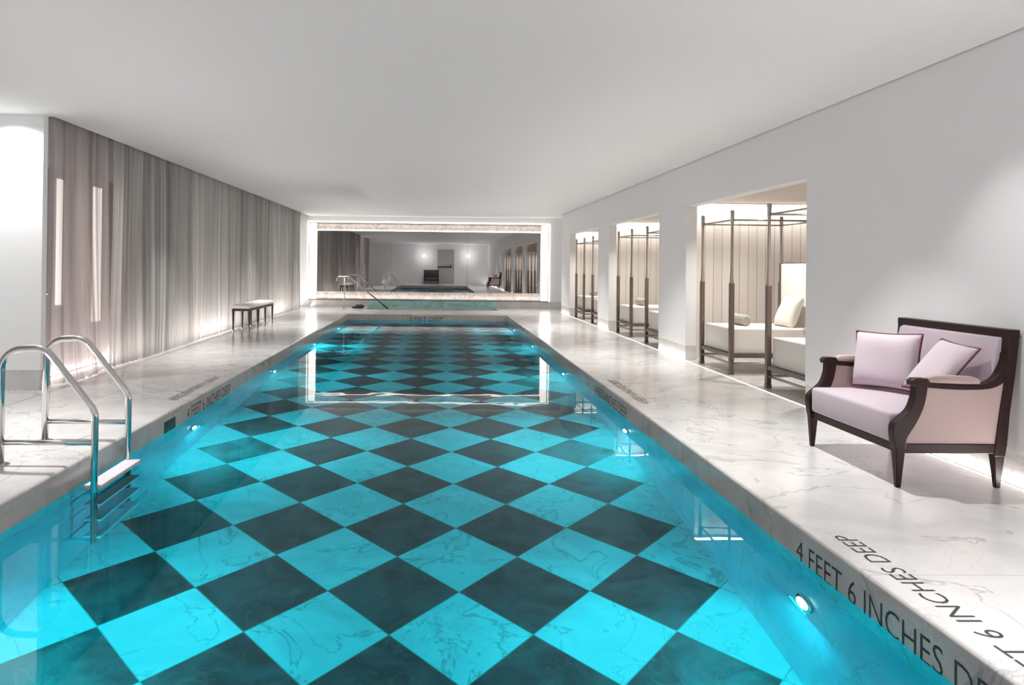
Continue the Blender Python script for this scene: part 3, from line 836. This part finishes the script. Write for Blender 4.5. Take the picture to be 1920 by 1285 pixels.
# recessed ceiling downlights
for y, e in ((1.9, 430), (5.0, 380), (10.0, 270), (14.8, 280), (19.6, 230)):
    spot('downlight_left', (-3.0, y, 2.70), (-3.0, y, 0), e, 74, 1.0, rad=.025)
    spot('downlight_right', (2.42, y, 2.70), (2.42, y, 0), e * (.85 if y == 5.0 else 1), 78 if y < 6 else 72, 1.0, rad=.025)
spot('wall_washer', (2.4, 3.7, 2.70), (3.45, 4.25, 1.25), 55, 42, 1.0)
for y in (-4, -1.5): spot('downlight_back', (0, y, 2.70), (0, y, 0), 80, 150, .9)
spot('pier_downlight', (-4.18, 6.78, 2.69), (-4.18, 6.98, 0), 110, 140, .8)
# floor slot wash on the right wall, floor glow behind the curtains
for a, b in zip(ys[0::2], ys[1::2]):
    area('slot_wash', (3.437, (a + b) / 2, 0.006), (PI, 0, 0), .01, b - a, 2.6 * (b - a), (1, .95, .9))
area('ceiling_fill', (3.420, 7.0, 0.006), (0, PI - RD(50), 0), .012, 25.2, 2.55 * 25.2, (1, .99, .985), RD(95))  # floor strip's beam aimed across the room to fill the ceiling
area('ceiling_fill', (-3.79, 7.9, 0.006), (0, PI + RD(50), 0), .012, 27.0, 2.55 * 27.0, (1, .99, .985), RD(95))  # added only to fill the ceiling; no lamp on this side of the curtains
area('curtain_glow', (-4.14, 14.3, 0.03), (PI, 0, 0), .03, 13.8, 85, (1, .93, .9))
for y in (9.8, 12.6, 14.8, 17.2, 19.3):
    spot('curtain_uplight', (-4.1, y, .03), (-4.02, y, 2), 80, 26, .9)
# alcove coves
for a, b in OPEN:
    area('alcove_cove', (4.5, b + .12, 2.19), (math.radians(8), 0, 0), 1.7, .14, 11, (1, .93, .87))
    for yy in (a + .5, b - .9): spot('alcove_downlight', (4.0, yy, 2.19), (4.0, yy, 0), 140, 130, .9, (1, .93, .87))
area('mirror_wash', (-.25, FARY - .03, 2.505), (0, 0, 0), 6.8, .03, 7, (1, .93, .88))
area('mirror_wash_low', (-.25, FARY - .03, .235), (PI, 0, 0), 6.8, .03, 11, (1, .93, .88))
for x in (-.92, 2.1):
    l = D.lights.new('sconce_light', 'POINT'); l.energy = 24; l.shadow_soft_size = .04; o = D.objects.new('sconce_light', l); COL.objects.link(o); o.location = (x, BACKY + .2, 1.9)

w = D.worlds.new('World'); SC.world = w; w.use_nodes = True
w.node_tree.nodes['Background'].inputs[0].default_value = (0.02, 0.02, 0.02, 1)

# ============================================================ CAMERA
f, ppx, ppy, yaw, pitch, roll = 1333.58, 842.22, 491.0, .0166, .0049, .0111
cy, sy, cp, sp, cr, sr = math.cos(yaw), math.sin(yaw), math.cos(pitch), math.sin(pitch), math.cos(roll), math.sin(roll)
fw = Vector((sy * cp, cy * cp, sp)); rt = Vector((cy, -sy, 0)); up = rt.cross(fw)
r2 = rt * cr + up * sr; u2 = -rt * sr + up * cr
cam = D.cameras.new('camera'); co = D.objects.new('camera', cam); COL.objects.link(co)
mw = Matrix((r2, u2, -fw)).transposed().to_4x4(); mw.translation = Vector((0, 0, 1.28)); co.matrix_world = mw
cam.sensor_width = 36; cam.sensor_fit = 'HORIZONTAL'; cam.lens = f * 36 / 1920
cam.shift_x = (960 - ppx) / 1920; cam.shift_y = -(642.5 - ppy) / 1920
cam.clip_start = 0.02
SC.camera = co

SC.view_settings.view_transform = 'Standard'; SC.view_settings.look = 'None'; SC.view_settings.gamma = 1
SC.view_settings.exposure = 0.0
c = SC.cycles
c.use_denoising = True
try: c.denoiser = 'OPENIMAGEDENOISE'
except Exception: pass
c.max_bounces = 10; c.diffuse_bounces = 8; c.glossy_bounces = 6; c.transmission_bounces = 6; c.transparent_max_bounces = 12
c.caustics_reflective = False; c.caustics_refractive = False
c.sample_clamp_indirect = 6
